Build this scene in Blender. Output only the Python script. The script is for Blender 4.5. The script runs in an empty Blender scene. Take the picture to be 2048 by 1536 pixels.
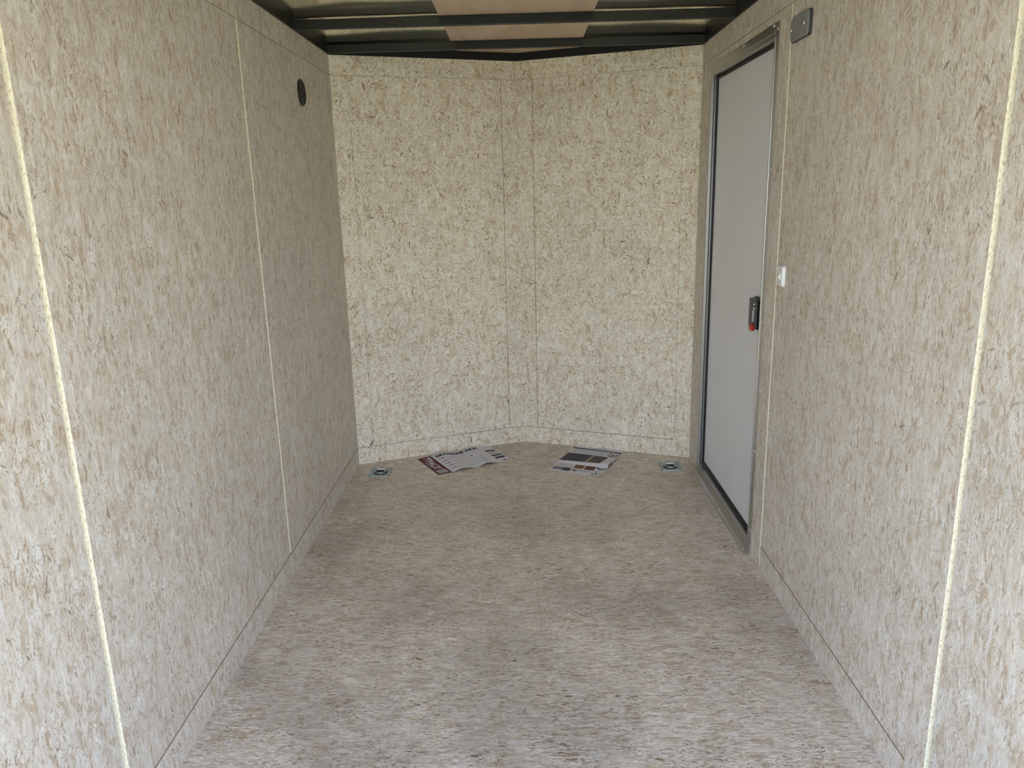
import bpy, bmesh, math, random
from mathutils import Vector, Matrix, Euler
random.seed(7)
S = bpy.context.scene
COL = S.collection
PI = math.pi

# ------------------------------------------------------------------ camera, sky, sun, exposure
W, H = 1.79, 2.075              # inner width and wall height
REAR = -3.66                    # open rear end
APX, APY = 0.8965, 0.3438       # apex of the V nose
TH = 0.009                      # board thickness

cd = bpy.data.cameras.new('camera'); cam = bpy.data.objects.new('camera', cd); COL.objects.link(cam)
yaw, pit, rol, F = -0.0179, -0.2464, -0.0248, 1532.06
fw = Vector((math.sin(yaw)*math.cos(pit), math.cos(yaw)*math.cos(pit), math.sin(pit)))
rt = Vector((math.cos(yaw), -math.sin(yaw), 0)); up = rt.cross(fw)
r2 = rt*math.cos(rol)+up*math.sin(rol); u2 = -rt*math.sin(rol)+up*math.cos(rol)
cam.matrix_world = Matrix(((r2.x, u2.x, -fw.x, 0.911), (r2.y, u2.y, -fw.y, -3.9261), (r2.z, u2.z, -fw.z, 1.4209), (0, 0, 0, 1)))
cd.sensor_width = 36; cd.lens = F/2048*36; cd.clip_start = 0.02
S.camera = cam
S.cycles.use_adaptive_sampling = True; S.cycles.adaptive_threshold = 0.08; S.cycles.adaptive_min_samples = 16
S.cycles.use_denoising = True; S.cycles.max_bounces = 8; S.cycles.diffuse_bounces = 3

wd = bpy.data.worlds.new('sky'); S.world = wd; wd.use_nodes = True
wt = wd.node_tree; wn = wt.nodes; wl = wt.links
bg = wn['Background']
tc = wn.new('ShaderNodeTexCoord'); sx = wn.new('ShaderNodeSeparateXYZ'); wl.new(tc.outputs['Generated'], sx.inputs[0])
rp = wn.new('ShaderNodeValToRGB'); wl.new(sx.outputs['Z'], rp.inputs[0])
rp.color_ramp.elements[0].position = 0.0; rp.color_ramp.elements[0].color = (0.90, 0.96, 1.04, 1)
rp.color_ramp.elements[1].position = 0.75; rp.color_ramp.elements[1].color = (0.26, 0.42, 0.80, 1)
wl.new(rp.outputs[0], bg.inputs['Color']); bg.inputs['Strength'].default_value = 2.35

sl = bpy.data.lights.new('sun', 'SUN'); sun = bpy.data.objects.new('sun', sl); COL.objects.link(sun)
sl.energy = 4.6; sl.angle = 0.01; sl.color = (1.0, 0.94, 0.84)
# from beyond the nose: direct sun never reaches the inside
sun.rotation_euler = Vector((0.45, 0.5, 1.0)).to_track_quat('Z', 'Y').to_euler()
sun.location = (3, 3, 6)

pl = bpy.data.lights.new('rear_opening_portal', 'AREA'); po = bpy.data.objects.new('rear_opening_portal', pl); COL.objects.link(po)
pl.shape = 'RECTANGLE'; pl.size = W; pl.size_y = H; pl.cycles.is_portal = True
po.location = (W/2, REAR+0.0, H/2); po.rotation_euler = Vector((0, -1, 0)).to_track_quat('Z', 'Y').to_euler()   # shines towards +Y

S.view_settings.view_transform = 'Standard'; S.view_settings.look = 'None'
S.view_settings.gamma = 1; S.view_settings.use_curve_mapping = False
S.view_settings.exposure = 1.18

# ------------------------------------------------------------------ materials
def newmat(name):
    m = bpy.data.materials.new(name); m.use_nodes = True
    return m, m.node_tree, m.node_tree.nodes['Principled BSDF']

def simple(name, col, rough=0.5, metal=0.0, spec=0.5, noise=0.06, scale=60, bump=0.0):
    m, t, b = newmat(name)
    n = t.nodes.new('ShaderNodeTexNoise'); n.inputs['Scale'].default_value = scale; n.inputs['Detail'].default_value = 3
    o = t.nodes.new('ShaderNodeTexCoord'); t.links.new(o.outputs['Object'], n.inputs['Vector'])
    mx = t.nodes.new('ShaderNodeMix'); mx.data_type = 'RGBA'
    mx.inputs[6].default_value = tuple(max(0, c*(1-noise)) for c in col)+(1,)
    mx.inputs[7].default_value = tuple(min(1, c*(1+noise)) for c in col)+(1,)
    t.links.new(n.outputs[0], mx.inputs[0]); t.links.new(mx.outputs[2], b.inputs['Base Color'])
    b.inputs['Roughness'].default_value = rough; b.inputs['Metallic'].default_value = metal
    b.inputs['Specular IOR Level'].default_value = spec
    if bump:
        bp = t.nodes.new('ShaderNodeBump'); bp.inputs['Strength'].default_value = bump; bp.inputs['Distance'].default_value = 0.001
        t.links.new(n.outputs[0], bp.inputs['Height']); t.links.new(bp.outputs[0], b.inputs['Normal'])
    return m

class G:
    """tiny node-graph helper"""
    def __init__(s, t): s.t = t
    def _in(s, sock, v):
        if isinstance(v, (int, float)): sock.default_value = v
        elif isinstance(v, (tuple, list)): sock.default_value = v
        else: s.t.links.new(v, sock)
    def m(s, op, a, b=0.0, c=None, clamp=False):
        n = s.t.nodes.new('ShaderNodeMath'); n.operation = op; n.use_clamp = clamp
        s._in(n.inputs[0], a); s._in(n.inputs[1], b)
        if c is not None: s._in(n.inputs[2], c)
        return n.outputs[0]
    def xyz(s, x, y, z=0.0):
        n = s.t.nodes.new('ShaderNodeCombineXYZ')
        for i, v in enumerate((x, y, z)): s._in(n.inputs[i], v)
        return n.outputs[0]
    def sep(s, v):
        n = s.t.nodes.new('ShaderNodeSeparateXYZ'); s._in(n.inputs[0], v); return n.outputs
    def noise(s, vec, scale, detail=2, rough=0.5, dist=0.0):
        n = s.t.nodes.new('ShaderNodeTexNoise'); n.noise_dimensions = '2D'; s._in(n.inputs['Vector'], vec)
        n.inputs['Scale'].default_value = scale; n.inputs['Detail'].default_value = detail
        n.inputs['Roughness'].default_value = rough; n.inputs['Distortion'].default_value = dist
        return n.outputs
    def mix(s, f, a, b):
        n = s.t.nodes.new('ShaderNodeMix'); n.data_type = 'RGBA'; s._in(n.inputs[0], f); s._in(n.inputs[6], a); s._in(n.inputs[7], b)
        return n.outputs[2]
    def ramp(s, f, stops, const=False):
        n = s.t.nodes.new('ShaderNodeValToRGB'); s._in(n.inputs[0], f)
        r = n.color_ramp
        if const: r.interpolation = 'CONSTANT'
        while len(r.elements) < len(stops): r.elements.new(0.5)
        for e, (p, c) in zip(r.elements, stops): e.position = p; e.color = tuple(c)+(1,)
        return n.outputs[0]
    def smooth(s, v, lo, hi):
        n = s.t.nodes.new('ShaderNodeMapRange'); n.interpolation_type = 'SMOOTHSTEP'
        s._in(n.inputs[0], v); n.inputs[1].default_value = lo; n.inputs[2].default_value = hi
        return n.outputs[0]

def flakes(g, u, v, ku, kv, a, b, spread, seed, prob):
    """randomly turned wood strands: one per Voronoi cell; returns mask, random value"""
    su = g.m('MULTIPLY', g.m('ADD', u, seed*3.17), ku); sv = g.m('MULTIPLY', g.m('ADD', v, seed*1.73), kv)
    vo = g.t.nodes.new('ShaderNodeTexVoronoi'); vo.voronoi_dimensions = '2D'; vo.feature = 'F1'
    vo.inputs['Scale'].default_value = 1.0; vo.inputs['Randomness'].default_value = 1.0
    g._in(vo.inputs['Vector'], g.xyz(su, sv))
    c = g.sep(vo.outputs['Color']); p = g.sep(vo.outputs['Position'])
    lx = g.m('DIVIDE', g.m('SUBTRACT', su, p[0]), ku); ly = g.m('DIVIDE', g.m('SUBTRACT', sv, p[1]), kv)
    q = g.m('SUBTRACT', g.m('MULTIPLY', c[0], 2.0), 1.0)
    ang = g.m('MULTIPLY', g.m('MULTIPLY', q, g.m('ADD', g.m('ABSOLUTE', q), 0.25)), spread)
    cs = g.m('COSINE', ang); sn = g.m('SINE', ang)
    rx = g.m('ADD', g.m('MULTIPLY', lx, cs), g.m('MULTIPLY', ly, sn))
    ry = g.m('SUBTRACT', g.m('MULTIPLY', ly, cs), g.m('MULTIPLY', lx, sn))
    h1 = g.m('FRACT', g.m('MULTIPLY', c[1], 7.31)); h2 = g.m('FRACT', g.m('MULTIPLY', c[0], 5.77))
    ax = g.m('DIVIDE', g.m('ABSOLUTE', rx), g.m('MULTIPLY', g.m('ADD', g.m('MULTIPLY', h1, 0.8), 0.35), b))
    ay = g.m('DIVIDE', g.m('ABSOLUTE', ry), g.m('MULTIPLY', g.m('ADD', g.m('MULTIPLY', h2, 0.8), 0.35), a))
    d = g.m('ADD', g.m('POWER', ax, 2.0), g.m('POWER', ay, 3.0))
    mask = g.smooth(d, 1.15, 0.75)
    mask = g.m('MULTIPLY', mask, g.m('LESS_THAN', c[2], prob))
    return mask, c[1]

def osb(name, spread, tint=(1, 1, 1), dark=1.0, streak=1.0, rich=1.0, swirl=0.0, spec=0.35, rough=0.55, dirt=0.0):
    m, t, b = newmat(name); g = G(t)
    uv = t.nodes.new('ShaderNodeUVMap'); uv.uv_map = 'UVMap'
    w1 = g.sep(g.noise(uv.outputs[0], 28, 1, 0.6)[1]); w2 = g.sep(g.noise(uv.outputs[0], 190, 1, 0.5)[1])
    s0 = g.sep(uv.outputs[0])
    u = g.m('ADD', s0[0], g.m('ADD', g.m('MULTIPLY', g.m('SUBTRACT', w1[0], 0.5), 0.005), g.m('MULTIPLY', g.m('SUBTRACT', w2[0], 0.5), 0.0022)))
    v = g.m('ADD', s0[1], g.m('ADD', g.m('MULTIPLY', g.m('SUBTRACT', w1[1], 0.5), 0.006), g.m('MULTIPLY', g.m('SUBTRACT', w2[1], 0.5), 0.0035)))
    P0, P1, P2, P3 = (0.775, 0.74, 0.675), (0.71, 0.655, 0.57), (0.60, 0.52, 0.40), (0.86, 0.86, 0.83)
    col = g.ramp(g.noise(g.xyz(g.m('MULTIPLY', u, 1.0), g.m('MULTIPLY', v, 0.45)), 30, 3, 0.65)[0],
                 [(0.26, P2), (0.40, P1), (0.52, P0), (0.72, P3)])
    pale = [(0.0, P3), (0.22, P0), (0.5, (0.745, 0.695, 0.61)), (0.70, P1), (0.86, P2), (1.0, (0.54, 0.43, 0.31))]
    # broad strands
    for i, (ku, kv, a_, b_, pr, op) in enumerate([(26, 10, 0.055, 0.013, 0.55, 0.55), (34, 13, 0.045, 0.010, 0.55, 0.6),
                                                  (60, 24, 0.026, 0.0065, 0.55, 0.65), (90, 34, 0.018, 0.0042, 0.5, 0.7)]):
        mk, r = flakes(g, u, v, ku, kv, a_, b_, spread, i+1, pr)
        col = g.mix(g.m('MULTIPLY', mk, min(1.0, op*rich)), col, g.ramp(r, pale))
    # cluster map: where the dark fines gather
    cl = g.smooth(g.noise(uv.outputs[0], 9, 1, 0.6)[0], 0.30, 0.68)
    br = [(0.0, (0.31, 0.20, 0.115)), (0.35, (0.42, 0.30, 0.18)), (0.6, (0.25, 0.185, 0.125)), (0.85, (0.20, 0.14, 0.095)), (1.0, (0.44, 0.33, 0.21))]
    for i, (ku, kv, a_, b_, pr, op) in enumerate([(38, 20, 0.016, 0.0042, 0.11, 0.8), (75, 40, 0.011, 0.0022, 0.30, 0.75),
                                                  (120, 70, 0.0065, 0.0014, 0.42, 0.8), (200, 130, 0.0032, 0.0011, 0.40, 0.75)]):
        mk, r = flakes(g, u, v, ku, kv, a_, b_, spread*1.5, i+11, pr)
        f = g.m('MULTIPLY', g.m('MULTIPLY', mk, op*dark), g.m('ADD', g.m('MULTIPLY', cl, 0.65), 0.35))
        col = g.mix(f, col, g.ramp(r, br))
    for i, (ku, kv, a_, b_, pr, op) in enumerate([(45, 24, 0.020, 0.0035, 0.30, 0.6), (95, 50, 0.010, 0.0016, 0.35, 0.7)]):
        mk, r = flakes(g, u, v, ku, kv, a_, b_, spread*1.2, i+31, pr)
        col = g.mix(g.m('MULTIPLY', mk, op), col, g.ramp(r, [(0.0, P3), (0.5, P0), (1.0, (0.86, 0.84, 0.78))]))
    # long fine grain
    sw = g.sep(g.noise(uv.outputs[0], 16, 1, 0.5)[1]) if swirl else (0.5, 0.5)
    ug = g.m('ADD', g.m('MULTIPLY', u, 8.0), g.m('MULTIPLY', g.m('SUBTRACT', sw[0], 0.5), swirl)); vg = g.m('ADD', g.m('MULTIPLY', v, 1.1), g.m('MULTIPLY', g.m('SUBTRACT', sw[1], 0.5), swirl))
    gr = g.noise(g.xyz(ug, vg), 55, 3, 0.65)[0]
    gc = g.noise(g.xyz(g.m('MULTIPLY', ug, 0.4), g.m('MULTIPLY', vg, 0.4)), 46, 2, 0.6)[0]
    gv = g.m('ADD', g.m('ADD', g.m('MULTIPLY', g.m('SUBTRACT', gr, 0.5), 0.55*streak), g.m('MULTIPLY', g.m('SUBTRACT', gc, 0.5), 0.40*streak)), 1.0)
    big = g.m('ADD', g.m('MULTIPLY', g.m('SUBTRACT', g.noise(uv.outputs[0], 2.3, 2, 0.6)[0], 0.5), 0.22), 1.0)
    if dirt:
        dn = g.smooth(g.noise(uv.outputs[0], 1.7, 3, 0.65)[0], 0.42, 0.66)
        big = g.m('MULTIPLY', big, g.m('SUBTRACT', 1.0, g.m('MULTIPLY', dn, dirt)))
    sc = g.m('MULTIPLY', gv, big)
    vm = t.nodes.new('ShaderNodeVectorMath'); vm.operation = 'SCALE'; t.links.new(col, vm.inputs[0]); t.links.new(sc, vm.inputs['Scale'])
    vt = t.nodes.new('ShaderNodeVectorMath'); vt.operation = 'MULTIPLY'; t.links.new(vm.outputs[0], vt.inputs[0]); vt.inputs[1].default_value = tint
    t.links.new(vt.outputs[0], b.inputs['Base Color'])
    b.inputs['Roughness'].default_value = rough; b.inputs['Specular IOR Level'].default_value = spec
    return m

def raw_edge(name, c0, c1, c2):
    m, t, b = newmat(name); g = G(t)
    uv = t.nodes.new('ShaderNodeUVMap'); uv.uv_map = 'UVMap'; s0 = g.sep(uv.outputs[0])
    n1 = g.noise(g.xyz(g.m('MULTIPLY', s0[0], 6), s0[1]), 90, 3, 0.7)[0]
    col = g.ramp(n1, [(0.30, c2), (0.42, c1), (0.60, c0)])
    t.links.new(col, b.inputs['Base Color']); b.inputs['Roughness'].default_value = 0.8; b.inputs['Specular IOR Level'].default_value = 0.2
    return m

M_WALL = osb('strand_board_side_walls', 0.6, (0.965, 0.94, 0.915), dark=0.9, rich=1.15, swirl=0.15)
M_NOSE = osb('strand_board_nose_walls', 2.0, (1.15, 1.12, 1.02), dark=1.3, streak=1.6, rich=1.4, swirl=1.3)
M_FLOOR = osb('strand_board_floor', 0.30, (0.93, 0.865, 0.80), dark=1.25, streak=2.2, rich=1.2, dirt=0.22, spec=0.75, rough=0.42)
M_RAW = raw_edge('fresh_cut_board_edge', (0.90, 0.86, 0.70), (0.84, 0.78, 0.58), (0.42, 0.35, 0.25))
M_KERF = raw_edge('saw_kerf_board', (0.60, 0.50, 0.37), (0.48, 0.39, 0.28), (0.34, 0.27, 0.19))
M_BLACK = simple('black_painted_steel', (0.007, 0.009, 0.009), 0.42, 0, 0.4)
M_ALU = simple('mill_aluminium', (0.50, 0.50, 0.49), 0.30, 1.0, 0.5, 0.05, 30)
M_ROOF = simple('roof_sheet_metal', (0.92, 0.89, 0.74), 0.12, 1.0, 0.5, 0.08, 4)
M_SHELL = simple('white_aluminium_skin', (0.75, 0.75, 0.75), 0.4, 0)
M_DOOR = simple('pale_grey_door_skin', (0.88, 0.89, 0.93), 0.42, 0, 0.4, 0.03, 9)
M_RUBBER = simple('black_rubber_seal', (0.006, 0.006, 0.010), 0.6)
M_PLASTIC = simple('black_plastic', (0.010, 0.010, 0.010), 0.35)
M_STEEL = simple('bright_steel', (0.75, 0.76, 0.78), 0.22, 1.0)
M_ZINC = simple('zinc_plated_steel', (0.36, 0.42, 0.43), 0.38, 0.85, 0.5, 0.15, 50)
M_WHITEP = simple('white_plastic', (0.82, 0.83, 0.84), 0.3)
M_GREYP = simple('smoky_grey_plastic', (0.29, 0.30, 0.31), 0.35, 0.0, 0.6, 0.15, 20)
M_GREYD = simple('dark_grey_plastic', (0.04, 0.038, 0.042), 0.4)
M_RED = simple('red_plastic', (0.42, 0.005, 0.008), 0.35)
M_LABEL = simple('label_paper', (0.62, 0.62, 0.72), 0.5)
M_HOLE = simple('dark_recess', (0.01, 0.012, 0.014), 0.6)

def plywood():
    m, t, b = newmat('lauan_plywood'); g = G(t)
    tc_ = t.nodes.new('ShaderNodeTexCoord'); s0 = g.sep(tc_.outputs['Object'])
    n1 = g.noise(g.xyz(g.m('MULTIPLY', s0[0], 1.0), g.m('MULTIPLY', s0[1], 0.25)), 5, 3, 0.6, 1.2)[0]
    n2 = g.noise(g.xyz(g.m('MULTIPLY', s0[0], 0.35), g.m('MULTIPLY', s0[1], 8)), 60, 2, 0.6)[0]
    col = g.ramp(g.m('ADD', g.m('MULTIPLY', n1, 0.75), g.m('MULTIPLY', n2, 0.25)), [(0.3, (0.60, 0.44, 0.30)), (0.5, (0.70, 0.53, 0.38)), (0.75, (0.78, 0.61, 0.45))])
    t.links.new(col, b.inputs['Base Color']); b.inputs['Roughness'].default_value = 0.5; b.inputs['Specular IOR Level'].default_value = 0.4
    return m
M_PLY = plywood()

# ------------------------------------------------------------------ mesh helpers
def link(name, me, mats, parent=None, smooth=False, **props):
    o = bpy.data.objects.new(name, me); COL.objects.link(o)
    for mm in (mats if isinstance(mats, (list, tuple)) else [mats]): me.materials.append(mm)
    if smooth:
        for p in me.polygons: p.use_smooth = True
    if parent is not None: o.parent = parent
    for k, v in props.items(): o[k] = v
    return o
def mk(name, bm, mats, parent=None, smooth=False, **props):
    bmesh.ops.recalc_face_normals(bm, faces=bm.faces)
    me = bpy.data.meshes.new(name); bm.to_mesh(me); bm.free()
    return link(name, me, mats, parent, smooth, **props)
def box(bm, x0, x1, y0, y1, z0, z1, bev=0.0, seg=1):
    r = bmesh.ops.create_cube(bm, size=1.0)
    vs = r['verts']
    for v in vs: v.co = Vector(((x0+x1)/2+v.co.x*(x1-x0), (y0+y1)/2+v.co.y*(y1-y0), (z0+z1)/2+v.co.z*(z1-z0)))
    if bev:
        es = list({e for v in vs for e in v.link_edges})
        bmesh.ops.bevel(bm, geom=es, offset=bev, segments=seg, affect='EDGES', profile=0.5)
def prism(bm, pts, z0, z1, mi=0, top_inset=0.0):
    n = len(pts); cx = sum(p[0] for p in pts)/n; cy = sum(p[1] for p in pts)/n
    lo = [bm.verts.new((p[0], p[1], z0)) for p in pts]
    hi = []
    for p in pts:
        d = math.hypot(p[0]-cx, p[1]-cy) or 1; k = (d-top_inset)/d
        hi.append(bm.verts.new((cx+(p[0]-cx)*k, cy+(p[1]-cy)*k, z1)))
    fs = [bm.faces.new(hi), bm.faces.new(lo[::-1])]
    for i in range(n): fs.append(bm.faces.new((lo[i], lo[(i+1) % n], hi[(i+1) % n], hi[i])))
    for f in fs: f.material_index = mi
def rrect(x0, x1, y0, y1, r, n=5):
    out = []
    for cx, cy, a0 in ((x1-r, y1-r, 0), (x0+r, y1-r, 90), (x0+r, y0+r, 180), (x1-r, y0+r, 270)):
        for i in range(n+1):
            a = math.radians(a0+90*i/n); out.append((cx+r*math.cos(a), cy+r*math.sin(a)))
    return out
def circle(cx, cy, r, n=32): return [(cx+r*math.cos(2*PI*i/n), cy+r*math.sin(2*PI*i/n)) for i in range(n)]
def lathe(bm, prof, cx=0, cy=0, n=40):
    """prof: list of (r, z); closed at r=0 ends"""
    rings = []
    for r, z in prof:
        rings.append([bm.verts.new((cx, cy, z))] if r < 1e-6 else [bm.verts.new((cx+r*math.cos(2*PI*i/n), cy+r*math.sin(2*PI*i/n), z)) for i in range(n)])
    for A, B in zip(rings, rings[1:]):
        for i in range(n):
            j = (i+1) % n
            if len(A) == 1 and len(B) == 1: continue
            if len(A) == 1: bm.faces.new((A[0], B[j], B[i]))
            elif len(B) == 1: bm.faces.new((A[i], A[j], B[0]))
            else: bm.faces.new((A[i], A[j], B[j], B[i]))
def tube(bm, pts, r, n=10, closed=False):
    pts = [Vector(p) for p in pts]; N = len(pts); rings = []
    for i, p in enumerate(pts):
        a = pts[(i-1) % N] if (closed or i > 0) else p; c = pts[(i+1) % N] if (closed or i < N-1) else p
        d = (c-a).normalized(); s = d.cross(Vector((0, 0, 1)))
        if s.length < 1e-3: s = d.cross(Vector((1, 0, 0)))
        s.normalize(); q = s.cross(d)
        rings.append([bm.verts.new(p+s*r*math.cos(2*PI*k/n)+q*r*math.sin(2*PI*k/n)) for k in range(n)])
    for i in range(N if closed else N-1):
        A, B = rings[i], rings[(i+1) % N]
        for k in range(n): bm.faces.new((A[k], A[(k+1) % n], B[(k+1) % n], B[k]))
    if not closed: bm.faces.new(rings[0]); bm.faces.new(rings[-1][::-1])
def empty(name, loc, basis=None, **props):
    o = bpy.data.objects.new(name, None); COL.objects.link(o); o.empty_display_size = 0.05
    if basis:
        x, y, z = [Vector(b) for b in basis]
        o.matrix_world = Matrix(((x.x, y.x, z.x, loc[0]), (x.y, y.y, z.y, loc[1]), (x.z, y.z, z.z, loc[2]), (0, 0, 0, 1)))
    else: o.location = loc
    for k, v in props.items(): o[k] = v
    return o
ON_LEFT = ((0, 1, 0), (0, 0, 1), (1, 0, 0))      # local z points into the room from the left wall
ON_RIGHT = ((0, -1, 0), (0, 0, 1), (-1, 0, 0))   # the same from the right wall

# ------------------------------------------------------------------ boarded walls
EDGE = {'v': (0.0095, 0.0015, 1), 'w': (0.0065, 0.0015, 1), 'k': (0.0028, 0.0024, 2), 'n': (0.0011, 0.0010, 2), 'f': (0.0, 0.0, 2), 't': (0.0010, 0.0009, 2), 'h': (0.0006, 0.0005, 2)}
def panel(parent, P, a0, a1, z0, z1, e, mat, uvoff=(0, 0)):
    """board from a0 to a1 along the wall, z0 to z1 high; e = edge kinds (a0, a1, z0, z1)"""
    E_ = [EDGE[k] for k in e]
    f = [(a0+E_[0][0], z0+E_[2][0]), (a1-E_[1][0], z0+E_[2][0]), (a1-E_[1][0], z1-E_[3][0]), (a0+E_[0][0], z1-E_[3][0])]
    b = [(a0+E_[0][1], z0+E_[2][1]), (a1-E_[1][1], z0+E_[2][1]), (a1-E_[1][1], z1-E_[3][1]), (a0+E_[0][1], z1-E_[3][1])]
    vs = [P(a, 0.0, z) for a, z in f]+[P(a, TH, z) for a, z in b]
    fa = [(0, 1, 2, 3), (7, 6, 5, 4), (0, 4, 5, 1), (1, 5, 6, 2), (2, 6, 7, 3), (3, 7, 4, 0)]
    mi = [0, 2, E_[2][2], E_[1][2], E_[3][2], E_[0][2]]
    me = bpy.data.meshes.new('panel'); me.from_pydata([tuple(v) for v in vs], [], fa)
    uvl = me.uv_layers.new(name='UVMap'); co = f+b
    for p, i in zip(me.polygons, mi):
        p.material_index = i
        for li in p.loop_indices:
            a, z = co[me.loops[li].vertex_index]; uvl.data[li].uv = (a+uvoff[0], z+uvoff[1])
    return link('panel', me, [mat, M_RAW, M_KERF], parent)
def slab(bm, P, a0, a1, z0, z1, d0, d1):
    vs = [bm.verts.new(P(a, d, z)) for d in (d0, d1) for a, z in ((a0, z0), (a1, z0), (a1, z1), (a0, z1))]
    for q in ((0, 1, 2, 3), (7, 6, 5, 4), (0, 4, 5, 1), (1, 5, 6, 2), (2, 6, 7, 3), (3, 7, 4, 0)): bm.faces.new([vs[i] for i in q])

ZK, ZT = 0.0935, 1.984      # lower and upper horizontal saw lines
ZTOP = H
# floor ------------------------------------------------------------
def floor():
    out = [(-0.03, REAR), (W+0.03, REAR), (W+0.03, 0.02), (APX, APY+0.03), (-0.03, 0.02)]
    me = bpy.data.meshes.new('floor'); n = len(out)
    vs = [(x, y, 0) for x, y in out]+[(x, y, -0.06) for x, y in out]
    fa = [tuple(range(n)), tuple(range(2*n-1, n-1, -1))]+[(i, i+n, (i+1) % n+n, (i+1) % n) for i in range(n)]
    me.from_pydata(vs, [], fa); uvl = me.uv_layers.new(name='UVMap')
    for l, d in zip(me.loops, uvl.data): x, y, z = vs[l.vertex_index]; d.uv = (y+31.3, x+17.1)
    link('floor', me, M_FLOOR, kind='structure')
floor()

# left wall --------------------------------------------------------
PL = lambda a, d, z: Vector((-d, a, z))
bm = bmesh.new(); slab(bm, PL, REAR, 0.02, 0, ZTOP, TH, 0.04)
wl_ = mk('wall_left', bm, M_KERF, kind='structure')
o = (3.3, 0.4)
LS = (-1.25, -2.482)
for a0, a1, ea, eb in ((-0.088, 0.0, 'h', 'f'), (LS[0], -0.088, 'w', 'h'), (LS[1], LS[0], 'v', 'w'), (REAR, LS[1], 'f', 'v')):
    panel(wl_, PL, a0, a1, ZK, ZT, (ea, eb, 'k', 't'), M_WALL, (o[0]+a0*3, o[1]))
panel(wl_, PL, REAR, 0.0, 0, ZK, 'fffk', M_WALL, o)
panel(wl_, PL, REAR, 0.0, ZT, ZTOP, 'fftf', M_WALL, (o[0]+2, o[1]))

# right wall -------------------------------------------------------
DY0, DY1, DZ = -1.125, -0.180, 1.945       # door opening
PR = lambda a, d, z: Vector((W+d, a, z))
bm = bmesh.new()
slab(bm, PR, REAR, DY0, 0, ZTOP, TH, 0.04); slab(bm, PR, DY1, 0.02, 0, ZTOP, TH, 0.04); slab(bm, PR, DY0, DY1, DZ, ZTOP, TH, 0.04)
wr_ = mk('wall_right', bm, M_KERF, kind='structure')
o = (11.7, 2.9); RS = (-1.248, -2.462)
for a0, a1, z0, z1, e in ((-0.088, 0.0, 0, ZT, 'hfft'), (DY1, -0.088, ZK, ZT, 'fhkt'), (DY1, -0.088, 0, ZK, 'ffft'),
                          (DY0, DY1, DZ, ZT, 'ffft'), (RS[0], DY0, 0, ZT, 'wfft'), (-2.375, RS[0], ZK, ZT, 'fwkt'), (-2.375, RS[0], 0, ZK, 'fffk'),
                          (RS[1], -2.375, 0, ZT, 'vfft'), (REAR, RS[1], 0, ZT, 'fvft'), (REAR, 0.0, ZT, ZTOP, 'fftf')):
    panel(wr_, PR, a0, a1, z0, z1, e, M_WALL, (o[0]+(5 if a1 <= RS[1] else 0)+(2.5 if -0.1 > a1 > RS[1] and a0 < DY0 and a1 <= RS[0] or a0 == RS[1] else 0), o[1]))

bm = bmesh.new(); slab(bm, PR, -0.168, -0.156, 0.004, 0.088, -0.003, 0.002)
mk('exposed_edge', bm, M_WHITEP, wr_, label='bare pale board edge beside the door frame')

# nose walls -------------------------------------------------------
def nose(name, A, o, right):
    A = Vector(A); B = Vector((APX, APY, 0)); L = (B-A).length; d = (B-A)/L
    nrm = Vector((-d.y, d.x, 0)) if not right else Vector((d.y, -d.x, 0))
    P = lambda a, dd, z: A+d*a+nrm*dd+Vector((0, 0, z))
    bm = bmesh.new(); slab(bm, P, 0, L, 0, ZTOP, TH, 0.04)
    w = mk(name, bm, M_KERF, kind='structure'); c = L-0.087
    ek = 'f' if right else 'n'
    for a0, a1, e in ((0, 0.084, 'fh'+ek+'h'), (0.084, c, 'hnnh'), (c, L, 'nfth')):
        panel(w, P, a0, a1, ZK, ZT, e, M_NOSE, o)
        panel(w, P, a0, a1, 0, ZK, 'fff'+('f' if e[2] == 'f' else 'n' if e[2] == 'n' else 't'), M_NOSE, (o[0]+1.1, o[1]+2))
    panel(w, P, 0, L, ZT, ZTOP, 'ffhf', M_NOSE, (o[0]+2.1, o[1]+4))
    return P, L, w
PNL, LNL, wn1 = nose('wall_front_left', (0, 0, 0), (21.3, 5.2), False)
PNR, LNR, wn2 = nose('wall_front_right', (W, 0.0105, 0), (27.9, 9.6), True)

# ceiling ----------------------------------------------------------
ZC = H+0.040            # top of the roof bows
def ceiling():
    nx, ny = 90, 190; X0, X1, Y0, Y1 = -0.02, W+0.02, REAR, APY+0.02
    beams = BEAMS
    def zz(x, y):
        t = min(x, W-x)
        k = min(1.0, max(0.0, t/0.35)); k = k*k*(3-2*k)
        # oil-canning between the bows
        p = 0.0
        for a_, fx, fy, ph in ((0.0050, 4.3, 5.1, 0.4), (0.0040, 6.1, 8.7, 1.7), (0.0022, 9.9, 3.3, 2.9), (0.0012, 3.1, 13.0, 0.9)):
            p += a_*math.sin(fx*x+fy*y+ph)*math.cos(fy*0.6*x-fx*0.5*y+ph*1.3)
        db = min(abs(y-b) for b in beams); hb = min(1.0, 0.15+db/0.16)
        return ZC+0.0042+k*max(0.0, hb*(0.009+p))
    bm = bmesh.new(); g_ = []
    for j in range(ny+1):
        y = Y0+(Y1-Y0)*j/ny; row = []
        for i in range(nx+1):
            x = X0+(X1-X0)*i/nx
            row.append(bm.verts.new((x, y, zz(x, y))))
        g_.append(row)
    for j in range(ny):
        for i in range(nx): bm.faces.new((g_[j][i], g_[j+1][i], g_[j+1][i+1], g_[j][i+1]))
    me = bpy.data.meshes.new('ceiling'); bm.to_mesh(me); bm.free()
    return link('ceiling', me, M_ROOF, smooth=True, kind='structure')
BEAMS = [-0.030, -0.572, -1.18, -1.79, -2.40, -3.01, -3.62]
ceil_ = ceiling()
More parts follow.
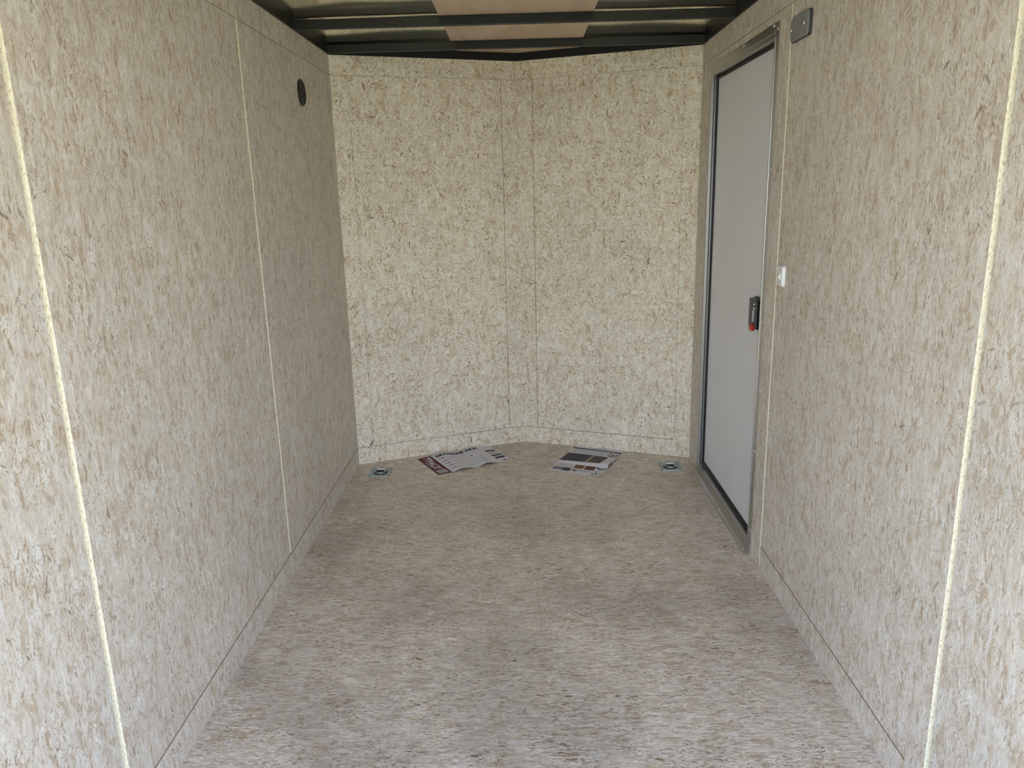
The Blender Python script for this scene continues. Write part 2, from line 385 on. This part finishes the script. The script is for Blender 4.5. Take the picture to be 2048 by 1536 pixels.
# plywood strip down the middle, above the bows, in lengths
bm = bmesh.new(); prism(bm, [(0.592, REAR), (1.217, REAR), (1.217, 0.232), (APX, 0.350), (0.592, 0.232)], ZC+0.0003, ZC+0.0035)
mk('plywood_strip', bm, M_PLY, ceil_, label='long plywood strip running along the middle of the roof')
for b in BEAMS:
    bm = bmesh.new(); box(bm, 0.0, W, b, b+0.028, H+0.003, ZC, 0.003, 2)
    mk('beam', bm, M_BLACK, ceil_)
for x0, x1 in ((-0.035, 0.004), (W-0.004, W+0.035)):
    bm = bmesh.new(); box(bm, x0, x1, REAR, 0.02, H, ZC+0.045, 0.002)
    mk('side_rail', bm, M_BLACK, ceil_)
for P, L in ((PNL, LNL), (PNR, LNR)):
    bm = bmesh.new(); slab(bm, P, 0.0, L, H, ZC+0.030, 0.0, 0.035)
    mk('front_rail', bm, M_BLACK, ceil_)

# outer skin and roof over it (blocks the daylight) ----------------
bm = bmesh.new()
box(bm, -0.07, -0.041, REAR, 0.03, -0.1, 2.2); box(bm, W+0.085, W+0.10, REAR, 0.03, -0.1, 2.2)
slab(bm, PNL, -0.03, LNL+0.03, -0.1, 2.2, 0.041, 0.055); slab(bm, PNR, -0.03, LNR+0.03, -0.1, 2.2, 0.041, 0.055)
prism(bm, [(-0.07, REAR), (W+0.10, REAR), (W+0.10, 0.03), (APX, APY+0.09), (-0.07, 0.03)], 2.165, 2.2)
mk('trim_1', bm, M_SHELL, kind='structure')

# unseen frame of the rear opening, header added to cut sky light up high
bm = bmesh.new(); box(bm, -0.04, W+0.04, REAR-0.05, REAR, 1.93, 2.2, 0.004); box(bm, -0.04, 0.0, REAR-0.05, REAR, -0.06, 1.93, 0.004); box(bm, W, W+0.04, REAR-0.05, REAR, -0.06, 1.93, 0.004)
mk('rear_frame_sky_blocker', bm, M_SHELL, kind='structure')

# ground outside ---------------------------------------------------
def ground():
    m, t, b = newmat('sunlit_dry_grass_and_gravel'); g = G(t)
    tc_ = t.nodes.new('ShaderNodeTexCoord')
    n1 = g.noise(tc_.outputs['Object'], 0.8, 4, 0.6)[0]
    t.links.new(g.ramp(n1, [(0.35, (0.48, 0.41, 0.21)), (0.65, (0.60, 0.52, 0.30))]), b.inputs['Base Color'])
    b.inputs['Roughness'].default_value = 0.95
    bm = bmesh.new(); box(bm, -40, 40, -60, 40, -0.75, -0.55)
    mk('ground', bm, m, kind='structure')
ground()

# ------------------------------------------------------------------ side door
door = empty('door_1', (W, DY0, 0), ON_RIGHT, kind='structure')   # local x runs towards the camera from the near jamb: use negative x
# local x = -(Y - DY0); far jamb at x = -(DY1-DY0)
DW = DY1-DY0
XF, XN = -DW, 0.0
def screw(parent, x, y, z, r=0.0045):
    bm = bmesh.new(); lathe(bm, [(r*1.35, 0), (r*1.35, 0.0008), (r, 0.0022), (r*0.55, 0.0034), (0, 0.0038)], n=12)
    bmesh.ops.translate(bm, verts=bm.verts, vec=(x, y, z)); return mk('screw', bm, M_STEEL, parent, True)
FW = 0.030
# jamb lining (return) sits inside the opening, flange laps onto the boards
def jamb(name, x0, x1, y0, y1, lip):
    bm = bmesh.new(); box(bm, x0, x1, y0, y1, 0.0, 0.004, 0.0012); 
    lx0, lx1, ly0, ly1 = lip; box(bm, lx0, lx1, ly0, ly1, -0.020, 0.0065, 0.0012)
    return mk(name, bm, M_ALU, door)
Z1 = DZ+0.010; Z1i = Z1-0.046; ZS = 0.046
jf = jamb('frame_side', XF-0.010, XF+0.022, ZS, Z1, (XF+0.018, XF+0.024, ZS, Z1i))
jn = jamb('frame_side', XN-0.024, XN+0.008, ZS, Z1, (XN-0.026, XN-0.020, ZS, Z1i))
jt = jamb('frame_head', XF+0.022, XN-0.024, Z1i, Z1, (XF+0.022, XN-0.024, Z1i-0.006, Z1i))
bm = bmesh.new(); box(bm, XF+0.0235, XF+0.0252, ZS, Z1i, -0.011, -0.007); mk('reveal_strip', bm, M_RUBBER, door)
bm = bmesh.new()   # raised bead along the head
box(bm, XF+0.024, XN-0.026, Z1i+0.012, Z1i+0.018, 0.0042, 0.007, 0.001); mk('head_bead', bm, M_ALU, door)
# threshold: an upstand and a lip on the floor
bm = bmesh.new()
bmesh.ops.create_cube(bm, size=0.0001)
bm.clear()
prof = [(0.026, 0.0005), (0.026, 0.003), (0.010, 0.006), (0.005, 0.040), (0.004, 0.046), (-0.030, 0.046), (-0.030, 0.040), (0.000, 0.0395), (0.001, 0.0005)]
n = len(prof); A = [bm.verts.new((XF-0.006, p[1], p[0])) for p in prof]; B = [bm.verts.new((XN+0.004, p[1], p[0])) for p in prof]
for i in range(n): bm.faces.new((A[i], A[(i+1) % n], B[(i+1) % n], B[i]))
bm.faces.new(A[::-1]); bm.faces.new(B)
thr = mk('threshold', bm, M_ALU, door)
for yy in (-0.235, -0.699, -1.085):
    bm = bmesh.new(); lathe(bm, [(0.006, 0), (0.006, 0.0008), (0.0045, 0.0022), (0.0025, 0.0034), (0, 0.0038)], n=12)
    bmesh.ops.rotate(bm, verts=bm.verts, cent=(0, 0, 0), matrix=Matrix.Rotation(-PI/2, 3, 'X'))
    bmesh.ops.translate(bm, verts=bm.verts, vec=(-(yy-DY0), 0.0048, 0.016)); mk('screw', bm, M_STEEL, thr, True)
for zz_ in (1.905, 1.461, 0.95, 0.50, 0.12): screw(jf, XF-0.002, zz_, 0.004)
for zz_ in (1.93, 1.474, 0.932, 0.429, 0.103): screw(jn, XN-0.001, zz_, 0.004)
for yy in (-0.24, -0.713, -1.08): screw(jt, -(yy-DY0), Z1-0.008, 0.004)
# black seal and door leaf
bm = bmesh.new()
XA, XB = XF+0.024, XN-0.026
for b_ in ((XA, XA+0.022, ZS, Z1i-0.006), (XB-0.012, XB, ZS, Z1i-0.006)): box(bm, b_[0], b_[1], b_[2], b_[3], -0.036, -0.018, 0.002)
box(bm, XA, XB, ZS-0.006, ZS+0.020, -0.036, -0.018, 0.002); box(bm, XA, XB, Z1i-0.020, Z1i-0.006, -0.036, -0.018, 0.002)
mk('weatherstrip', bm, M_RUBBER, door)
bm = bmesh.new(); box(bm, XF-0.01, XN+0.01, 0.01, DZ, -0.075, -0.036); mk('door_backing', bm, M_RUBBER, door)
bm = bmesh.new(); box(bm, XA+0.020, XB-0.006, ZS+0.018, Z1i-0.018, -0.0359, -0.024, 0.0015); leaf = mk('door_panel', bm, M_DOOR, door)
# latch on the leaf
lx = -(-1.000-DY0); lz = 0.945
def latch():
    X = lambda v: lx+v; Y = lambda v: lz+v
    bm = bmesh.new(); prism(bm, rrect(lx-0.052, lx+0.055, lz-0.064, lz+0.062, 0.012), -0.024, -0.013, top_inset=0.003)
    la = mk('latch', bm, M_PLASTIC, door)
    bm = bmesh.new(); box(bm, X(-0.040), X(0.052), Y(-0.055), Y(0.056), -0.0135, 0.006, 0.004, 2); mk('latch_housing', bm, M_PLASTIC, la)
    bm = bmesh.new(); box(bm, X(-0.0405), X(-0.031), Y(-0.022), Y(0.044), 0.005, 0.0085, 0.0015); mk('slide_bar', bm, M_STEEL, la)
    bm = bmesh.new(); box(bm, X(0.012), X(0.030), Y(-0.028), Y(0.014), 0.006, 0.0072); mk('label', bm, M_LABEL, la, label='small white label on the latch')
    bm = bmesh.new(); box(bm, X(0.004), X(0.036), Y(-0.063), Y(-0.038), 0.002, 0.016, 0.003, 2); mk('knob', bm, M_RED, la, label='red sliding knob at the foot of the latch')
    for dx, dy, r in ((0.030, 0.038, 0.004), (0.030, 0.022, 0.0055)):
        bm = bmesh.new(); lathe(bm, [(r, 0), (r, 0.002), (r*0.6, 0.003), (0, 0.0032)], n=14)
        bmesh.ops.translate(bm, verts=bm.verts, vec=(X(dx), Y(dy), 0.006)); mk('screw', bm, M_STEEL, la, True)
latch()

# ------------------------------------------------------------------ round vent on the left wall
v = empty('wall_vent', (0.0005, -0.541, 1.841), ON_LEFT, label='round black louvred vent high on the left wall', category='vent')
bm = bmesh.new(); lathe(bm, [(0.054, 0.0), (0.054, 0.003), (0.050, 0.0075), (0.043, 0.0085), (0.040, 0.005), (0.040, 0.001), (0, 0.001)], n=48)
mk('flange', bm, M_PLASTIC, v, True)
for i in range(8):
    y = -0.031+i*0.0088; hw = math.sqrt(0.040**2-y*y)-0.0005
    bm = bmesh.new(); vs = [bm.verts.new(c) for c in ((-hw, y, 0.0075), (hw, y, 0.0075), (hw, y-0.0045, 0.0015), (-hw, y-0.0045, 0.0015),
                                                     (-hw, y+0.0016, 0.0075), (hw, y+0.0016, 0.0075), (hw, y-0.0029, 0.0015), (-hw, y-0.0029, 0.0015))]
    for q in ((0, 1, 2, 3), (7, 6, 5, 4), (0, 4, 5, 1), (1, 5, 6, 2), (2, 6, 7, 3), (3, 7, 4, 0)): bm.faces.new([vs[k] for k in q])
    mk('slat', bm, M_GREYD, v)
for yy in (0.0475, -0.0475): 
    bm = bmesh.new(); lathe(bm, [(0.0035, 0.0078), (0.0032, 0.0092), (0, 0.0098)], cy=yy, n=12); mk('screw', bm, M_PLASTIC, v, True)

# ------------------------------------------------------------------ light switch on the right wall
s = empty('light_switch', (W-0.0005, -1.313, 1.121), ON_RIGHT, label='small white rocker switch on the right wall beside the door', category='switch')
bm = bmesh.new(); prism(bm, rrect(-0.024, 0.024, -0.036, 0.036, 0.010), 0, 0.011, top_inset=0.003); mk('switch_plate', bm, M_WHITEP, s)
bm = bmesh.new()
vs = [bm.verts.new(c) for c in ((-0.009, -0.015, 0.0105), (0.009, -0.015, 0.0105), (0.009, 0.015, 0.0105), (-0.009, 0.015, 0.0105), (-0.008, -0.002, 0.018), (0.008, -0.002, 0.018))]
for q in ((0, 1, 5, 4), (3, 2, 5, 4), (0, 4, 3), (1, 2, 5), (0, 1, 2, 3)): bm.faces.new([vs[k] for k in q])
mk('rocker', bm, M_WHITEP, s)
for yy in (0.027, -0.027):
    bm = bmesh.new(); lathe(bm, [(0.004, 0.0105), (0.004, 0.012), (0.002, 0.013), (0, 0.013)], cy=yy, n=12); mk('screw', bm, M_STEEL, s, True)

# ------------------------------------------------------------------ grey cover plate high on the right wall
c = empty('cover_plate', (W-0.0005, -1.357, 1.893), ON_RIGHT, label='smoky grey cover plate with two screws high on the right wall', category='plate')
out = [(-0.085, 0.022), (-0.078, 0.032), (-0.066, 0.038), (0.066, 0.038), (0.074, 0.036), (0.079, 0.030), (0.080, 0.022), (0.080, -0.026), (0.078, -0.033), (0.072, -0.037),
       (-0.068, -0.038), (-0.076, -0.034), (-0.080, -0.026)]
bm = bmesh.new(); prism(bm, out, 0, 0.010, top_inset=0.001); mk('rim', bm, M_GREYD, c)
bm = bmesh.new(); prism(bm, [(x*0.975, y*0.95) for x, y in out], 0.010, 0.0125, top_inset=0.003); face = mk('face', bm, M_GREYP, c)
for x_, y_ in ((-0.070, 0.0), (0.040, 0.002)):
    bm = bmesh.new(); lathe(bm, [(0.0055, 0.0125), (0.005, 0.0145), (0.003, 0.0158), (0, 0.016)], cx=x_, cy=y_, n=14); mk('screw', bm, M_STEEL, c, True)

# ------------------------------------------------------------------ recessed tie-down rings
def tie_down():
    r = empty('tie_down_ring', (0, 0, 0))
    bm = bmesh.new()
    # plate with a round opening: strip between rounded outline and circle
    n = 48; cy0 = -0.004; R0 = 0.041
    def rim(a):
        dx, dy = math.cos(a), math.sin(a); hx, hy, rr = 0.057, 0.066, 0.014
        t = min(hx/abs(dx) if abs(dx) > 1e-6 else 9, hy/abs(dy) if abs(dy) > 1e-6 else 9); x, y = dx*t, dy*t
        if abs(x) > hx-rr and abs(y) > hy-rr:
            cx_, cy_ = math.copysign(hx-rr, x), math.copysign(hy-rr, y)
            b_ = dx*cx_+dy*cy_; cc = cx_*cx_+cy_*cy_-rr*rr; t = b_+math.sqrt(max(0, b_*b_-cc)); x, y = dx*t, dy*t
        return x, y
    rows = []
    for i in range(n):
        a = 2*PI*i/n; x, y = rim(a); ix, iy = R0*math.cos(a), cy0+R0*math.sin(a)*0.95
        rows.append([bm.verts.new(p) for p in ((x, y, 0.0), (x*0.97, y*0.975, 0.0035), (ix*1.04, iy*1.04, 0.0045), (ix, iy, 0.0035), (ix*0.88, iy*0.88, 0.0012))])
    for i in range(n):
        A_, B_ = rows[i], rows[(i+1) % n]
        for k in range(4): bm.faces.new((A_[k], B_[k], B_[k+1], A_[k+1]))
    mk('plate', bm, M_ZINC, r, False)
    bm = bmesh.new(); lathe(bm, [(0.039, 0.0016), (0.028, 0.0008), (0, 0.0006)], cy=cy0, n=32); mk('recess', bm, M_HOLE, r, True)
    bm = bmesh.new(); box(bm, -0.027, 0.027, 0.022, 0.040, 0.001, 0.009, 0.003, 2); mk('ring_bracket', bm, M_STEEL, r)
    bm = bmesh.new()
    pts = [(0.023, 0.022, 0.006)]+[(0.027*math.cos(a), -0.004+0.025*math.sin(a), 0.0065) for a in [math.radians(x) for x in range(20, -201, -15)]]+[(-0.023, 0.022, 0.006)]
    tube(bm, pts, 0.0052, 10); mk('ring', bm, M_ZINC, r, True)
    for x_ in (-0.046, 0.046):
        for y_ in (-0.054, 0.054):
            bm = bmesh.new(); lathe(bm, [(0.0062, 0.0036), (0.0055, 0.0052), (0.0025, 0.0058), (0.0018, 0.0046), (0, 0.0046)], cx=x_, cy=y_, n=14); mk('screw', bm, M_ZINC, r, True)
    return r
def copy_tree(o_, parent=None):
    c_ = o_.copy(); COL.objects.link(c_); c_.parent = parent
    for ch in list(o_.children): copy_tree(ch, c_)
    return c_
t1 = tie_down(); t2 = copy_tree(t1)
t1.location = (0.1385, -0.132, 0.0003); t2.location = (1.662, -0.125, 0.0003)
for t_, l_ in ((t1, 'zinc tie-down ring plate on the floor in the left front corner'), (t2, 'zinc tie-down ring plate on the floor beside the side door')):
    t_['label'] = l_; t_['category'] = 'tie-down ring'; t_['group'] = 'tie-down ring plates in the floor'

# ------------------------------------------------------------------ printed sheets on the floor
def pm(name, c, rough=0.5): return simple(name, c, rough, 0, 0.22, 0.03, 40)
K_PAPER = pm('coated_paper', (0.76, 0.74, 0.79)); K_RED = pm('print_maroon', (0.115, 0.012, 0.018)); K_BLK = pm('print_black', (0.012, 0.012, 0.016))
K_GREY = pm('print_grey', (0.24, 0.25, 0.28)); K_LGREY = pm('print_light_grey', (0.42, 0.42, 0.44)); K_DGREY = pm('print_dark_grey', (0.05, 0.055, 0.065))
K_WHITE = pm('print_white', (0.66, 0.64, 0.68)); K_NAVY = pm('print_navy', (0.022, 0.027, 0.050)); K_BROWN = pm('print_brown', (0.075, 0.048, 0.036))
K_AMBER = pm('print_amber', (0.20, 0.095, 0.025)); K_RUST = pm('print_rust', (0.12, 0.05, 0.022)); K_MAR2 = pm('print_maroon_swatch', (0.10, 0.03, 0.03))
K_SKIN = pm('print_tan', (0.36, 0.27, 0.22))
class Sheet:
    def __init__(s, name, loc, ang, U, V, zf, **props):
        s.U, s.V, s.zf = U, V, zf
        s.root = empty(name, (loc[0], loc[1], 0.0006), **props); s.root.rotation_euler = (0, 0, ang)
        nx, ny = 64, 44; t = 0.0003
        bm = bmesh.new(); G_ = [[[bm.verts.new((U*i/nx, V*j/ny, zf(U*i/nx, V*j/ny)+dz)) for i in range(nx+1)] for j in range(ny+1)] for dz in (0, t)]
        lo, hi = G_
        for j in range(ny):
            for i in range(nx):
                bm.faces.new((hi[j][i], hi[j][i+1], hi[j+1][i+1], hi[j+1][i])); bm.faces.new((lo[j][i], lo[j+1][i], lo[j+1][i+1], lo[j][i+1]))
        for i in range(nx):
            bm.faces.new((lo[0][i], lo[0][i+1], hi[0][i+1], hi[0][i])); bm.faces.new((lo[ny][i+1], lo[ny][i], hi[ny][i], hi[ny][i+1]))
        for j in range(ny):
            bm.faces.new((lo[j+1][0], lo[j][0], hi[j][0], hi[j+1][0])); bm.faces.new((lo[j][nx], lo[j+1][nx], hi[j+1][nx], hi[j][nx]))
        mk('paper', bm, K_PAPER, s.root, True); s.t = t
    def z(s, x, y, lift): return s.zf(min(max(x, 0), s.U), min(max(y, 0), s.V))+s.t+lift
    def quads(s, name, rects, mat, lift=0.0003, **props):
        """flat print following the paper; rects (x0, x1, y0, y1) or 4-point lists"""
        bm = bmesh.new()
        for r in rects:
            q = [(r[0], r[2]), (r[1], r[2]), (r[1], r[3]), (r[0], r[3])] if not isinstance(r[0], tuple) else r
            nu = max(1, int(max(math.dist(q[0], q[1]), math.dist(q[3], q[2]))/0.008)); nv = max(1, int(max(math.dist(q[0], q[3]), math.dist(q[1], q[2]))/0.008))
            g_ = []
            for j in range(nv+1):
                row = []
                for i in range(nu+1):
                    a, b_ = i/nu, j/nv
                    x = (q[0][0]*(1-a)+q[1][0]*a)*(1-b_)+(q[3][0]*(1-a)+q[2][0]*a)*b_; y = (q[0][1]*(1-a)+q[1][1]*a)*(1-b_)+(q[3][1]*(1-a)+q[2][1]*a)*b_
                    row.append(bm.verts.new((x, y, s.z(x, y, lift))))
                g_.append(row)
            for j in range(nv):
                for i in range(nu): bm.faces.new((g_[j][i], g_[j][i+1], g_[j+1][i+1], g_[j+1][i]))
        me = bpy.data.meshes.new(name); bm.to_mesh(me); bm.free(); return link(name, me, mat, s.root, True, **props)
    def text(s, name, txt, x, y, size, mat, rot=0.0, sx_=1.0, shear=0.0, lift=0.0005, bold=0.0, **props):
        cu = bpy.data.curves.new('txt', 'FONT'); cu.body = txt; cu.size = size; cu.offset = bold; cu.shear = shear; cu.resolution_u = 3
        to = bpy.data.objects.new('txt', cu); COL.objects.link(to); bpy.context.view_layer.update()
        dg = bpy.context.evaluated_depsgraph_get(); me = bpy.data.meshes.new_from_object(to.evaluated_get(dg))
        bpy.data.objects.remove(to)
        c_, s_ = math.cos(rot), math.sin(rot)
        for vv in me.vertices:
            a, b_ = vv.co.x*sx_, vv.co.y; X_, Y_ = x+a*c_-b_*s_, y+a*s_+b_*c_; vv.co = (X_, Y_, s.z(X_, Y_, lift))
        me.name = name; me.materials.clear(); return link(name, me, mat, s.root, **props)

def interp(pts, u):
    for (a, za), (b_, zb) in zip(pts, pts[1:]):
        if u <= b_:
            t = (u-a)/(b_-a); t = t*t*(3-2*t); return za+(zb-za)*t
    return pts[-1][1]
wave_back = [(0, 0.001), (0.06, 0.002), (0.135, 0.014), (0.225, 0.002), (0.33, 0.012), (0.436, 0.002)]
wave_front = [(0, 0.001), (0.06, 0.001), (0.145, 0.012), (0.225, 0.001), (0.285, 0.014), (0.365, 0.001), (0.436, 0.003)]
def z1(u, v_): k = v_/0.29; return interp(wave_back, u)*k+interp(wave_front, u)*(1-k)
s1 = Sheet('brochure', (0.451, -0.190), math.radians(29.6), 0.436, 0.290, z1,
           label='wavy printed sheet with a maroon band left of the nose corner', category='brochure', group='printed sheets on the floor')
s1.quads('colour_band', [(0, 0.078, 0, 0.29)], K_RED, label='maroon band along the short edge')
s1.text('logo_lettering', 'PACE', 0.022, 0.235, 0.052, K_WHITE, rot=-PI/2, sx_=1.15, shear=0.25, bold=0.0015, label='white slanted logo lettering')
s1.text('logo_subtitle', 'AMERICAN', 0.009, 0.205, 0.013, K_WHITE, rot=-PI/2, sx_=1.25)
s1.quads('logo_swoosh', [[(0.022, 0.272), (0.030, 0.272), (0.064, 0.235), (0.058, 0.225)], [(0.050, 0.275), (0.064, 0.275), (0.064, 0.225), (0.056, 0.225)]], K_WHITE, 0.0006)
s1.quads('blank_square', [(0.012, 0.066, 0.014, 0.068)], K_LGREY, 0.0006, label='pale grey square at the foot of the band')
s1.text('title_lettering', 'OUTBACK DLX', 0.094, 0.240, 0.036, K_BLK, sx_=1.0, bold=0.003, label='bold black title lettering')
rects = [(0.098+i*0.010, 0.105+i*0.010, 0.2335, 0.2365) for i in range(16)]
for r_ in range(5):
    y0 = 0.200-r_*0.040; L_ = (0.31, 0.275, 0.31, 0.315, 0.305)[r_]
    rects += [(0.090, 0.112, y0-0.004+k*0.005, y0-0.001+k*0.005) for k in range(3)]
    x = 0.126
    while x < L_-0.012: rects.append((x, x+0.0045, y0-0.001, y0+0.0055)); x += 0.0075
s1.quads('text_lines', rects, K_GREY, label='rows of fine grey print', kind='stuff')
s1.quads('row_marks', [(0.112, 0.122, 0.200-r_*0.04-0.002, 0.200-r_*0.04+0.007) for r_ in range(5)]+[(L_-0.010, L_, 0.200-r_*0.04-0.003, 0.200-r_*0.04+0.007) for r_, L_ in enumerate((0.31, 0.275, 0.31, 0.315, 0.305))], K_BLK, kind='stuff')
s1.quads('rule_lines', [(0.325, 0.372, 0.203-r_*0.04, 0.2045-r_*0.04) for r_ in range(5)], K_LGREY, kind='stuff')
for k, (m_, l_) in enumerate(((K_MAR2, 'maroon swatch'), (K_LGREY, 'light grey swatch'), (K_DGREY, 'dark grey swatch'), (K_BLK, 'black swatch'))):
    s1.quads('swatch', [(0.368, 0.427, 0.176-k*0.040, 0.202-k*0.040)], m_, label=l_)
s1.quads('small_emblem', [[(0.392, 0.018), (0.404, 0.012), (0.408, 0.026), (0.398, 0.032)], (0.410, 0.430, 0.014, 0.020)], K_BLK)

def z2(u, v_):
    a = 0.25+0.75*(u/0.28)
    if v_ > 0.148: z = 0.001+0.016*a*max(0.0, 1-(v_-0.148)/0.20)**1.5
    elif v_ > 0.132: t = (v_-0.132)/0.016; z = 0.001+0.016*a*t*t*(3-2*t)
    else: z = 0.001
    if v_ < 0.03 and u > 0.2: z += 0.004*(1-v_/0.03)*((u-0.2)/0.08)
    return z
s2 = Sheet('brochure', (1.020, -0.139), math.radians(-24.4), 0.284, 0.428, z2,
           label='folded printed sheet with dark photo panels and navy chevrons near the side door', category='brochure', group='printed sheets on the floor')
s2.quads('headline_band', [(0.0, 0.283, 0.370, 0.389)], K_NAVY, label='navy band across the top')
s2.quads('headline_lines', [(0.115+i*0.011, 0.123+i*0.011, 0.400, 0.407) for i in range(8)], K_DGREY, kind='stuff')
s2.quads('headline_fine_lines', [(0.07+i*0.012, 0.079+i*0.012, 0.3775, 0.3815) for i in range(14)], K_LGREY, 0.0006, kind='stuff')
rects = []
for k in range(6):
    x = 0.012
    while x < 0.205: w_ = random.uniform(0.008, 0.02); rects.append((x, min(x+w_, 0.21), 0.352-k*0.0095, 0.3565-k*0.0095)); x += w_+0.003
for k in range(5):
    x = 0.012
    while x < 0.10: w_ = random.uniform(0.008, 0.016); rects.append((x, min(x+w_, 0.105), 0.118-k*0.0085, 0.122-k*0.0085)); x += w_+0.003
for k in range(3): rects.append((0.150, 0.215, 0.052-k*0.008, 0.055-k*0.008))
s2.quads('text_lines', rects, K_LGREY, label='paragraphs of fine grey print', kind='stuff')
s2.quads('tan_ground', [(0.0, 0.215, 0.150, 0.290)], K_SKIN, 0.0002)
ph = s2.quads('photo_panel', [(0.008, 0.146, 0.156, 0.288)], K_NAVY, 0.0005, label='large dark blue picture panel')
s2.quads('picture_lines', [(0.016, 0.138, 0.255-k*0.024, 0.2572-k*0.024) for k in range(4)], K_GREY, 0.0008, kind='stuff')
s2.quads('photo_panel', [[(0.165, 0.160), (0.232, 0.152), (0.240, 0.285), (0.160, 0.285)]], K_BROWN, 0.0005, label='brown picture panel')
s2.quads('photo_panel', [(0.010, 0.062, 0.022, 0.066)], K_GREY, 0.0005, label='grey picture panel')
s2.quads('photo_panel', [(0.064, 0.110, 0.018, 0.066)], K_DGREY, 0.0005, label='dark grey picture panel')
s2.quads('photo_panel', [(0.113, 0.166, 0.070, 0.124)], K_AMBER, 0.0005, label='amber picture panel')
s2.quads('photo_panel', [(0.172, 0.226, 0.070, 0.126)], K_RUST, 0.0005, label='rust brown picture panel')
def chev(x, y, w_, h_, t_): return [[(x, y+h_), (x+w_/2, y), (x+w_/2, y+t_), (x, y+h_+t_)], [(x+w_/2, y), (x+w_, y+h_), (x+w_, y+h_+t_), (x+w_/2, y+t_)]]
s2.quads('chevron', chev(0.222, 0.322, 0.058, 0.024, 0.015), K_NAVY, 0.0006); s2.quads('chevron', chev(0.222, 0.290, 0.058, 0.024, 0.015), K_NAVY, 0.0006)
s2.quads('chevron', chev(0.231, 0.088, 0.050, 0.026, 0.015), K_NAVY, 0.0006)
for e_ in ([(0.124, 0.030), (0.142, 0.030), (0.148, 0.048), (0.120, 0.052)], (0.250, 0.257, 0.185, 0.193), (0.236, 0.246, 0.0, 0.012)): s2.quads('small_emblem', [e_], K_DGREY, 0.0006)
ring = []
for i in range(20):
    a0, a1 = 2*PI*i/20, 2*PI*(i+1)/20; cx_, cy_ = 0.251, 0.042
    ring.append([(cx_+0.0235*math.cos(a0), cy_+0.026*math.sin(a0)), (cx_+0.0235*math.cos(a1), cy_+0.026*math.sin(a1)), (cx_+0.0212*math.cos(a1), cy_+0.0235*math.sin(a1)), (cx_+0.0212*math.cos(a0), cy_+0.0235*math.sin(a0))])
ring.append([(0.249, 0.026), (0.252, 0.026), (0.256, 0.056), (0.247, 0.050)]); ring.append((0.236, 0.266, 0.028, 0.031))
s2.quads('round_emblem', ring, K_DGREY, 0.0006)
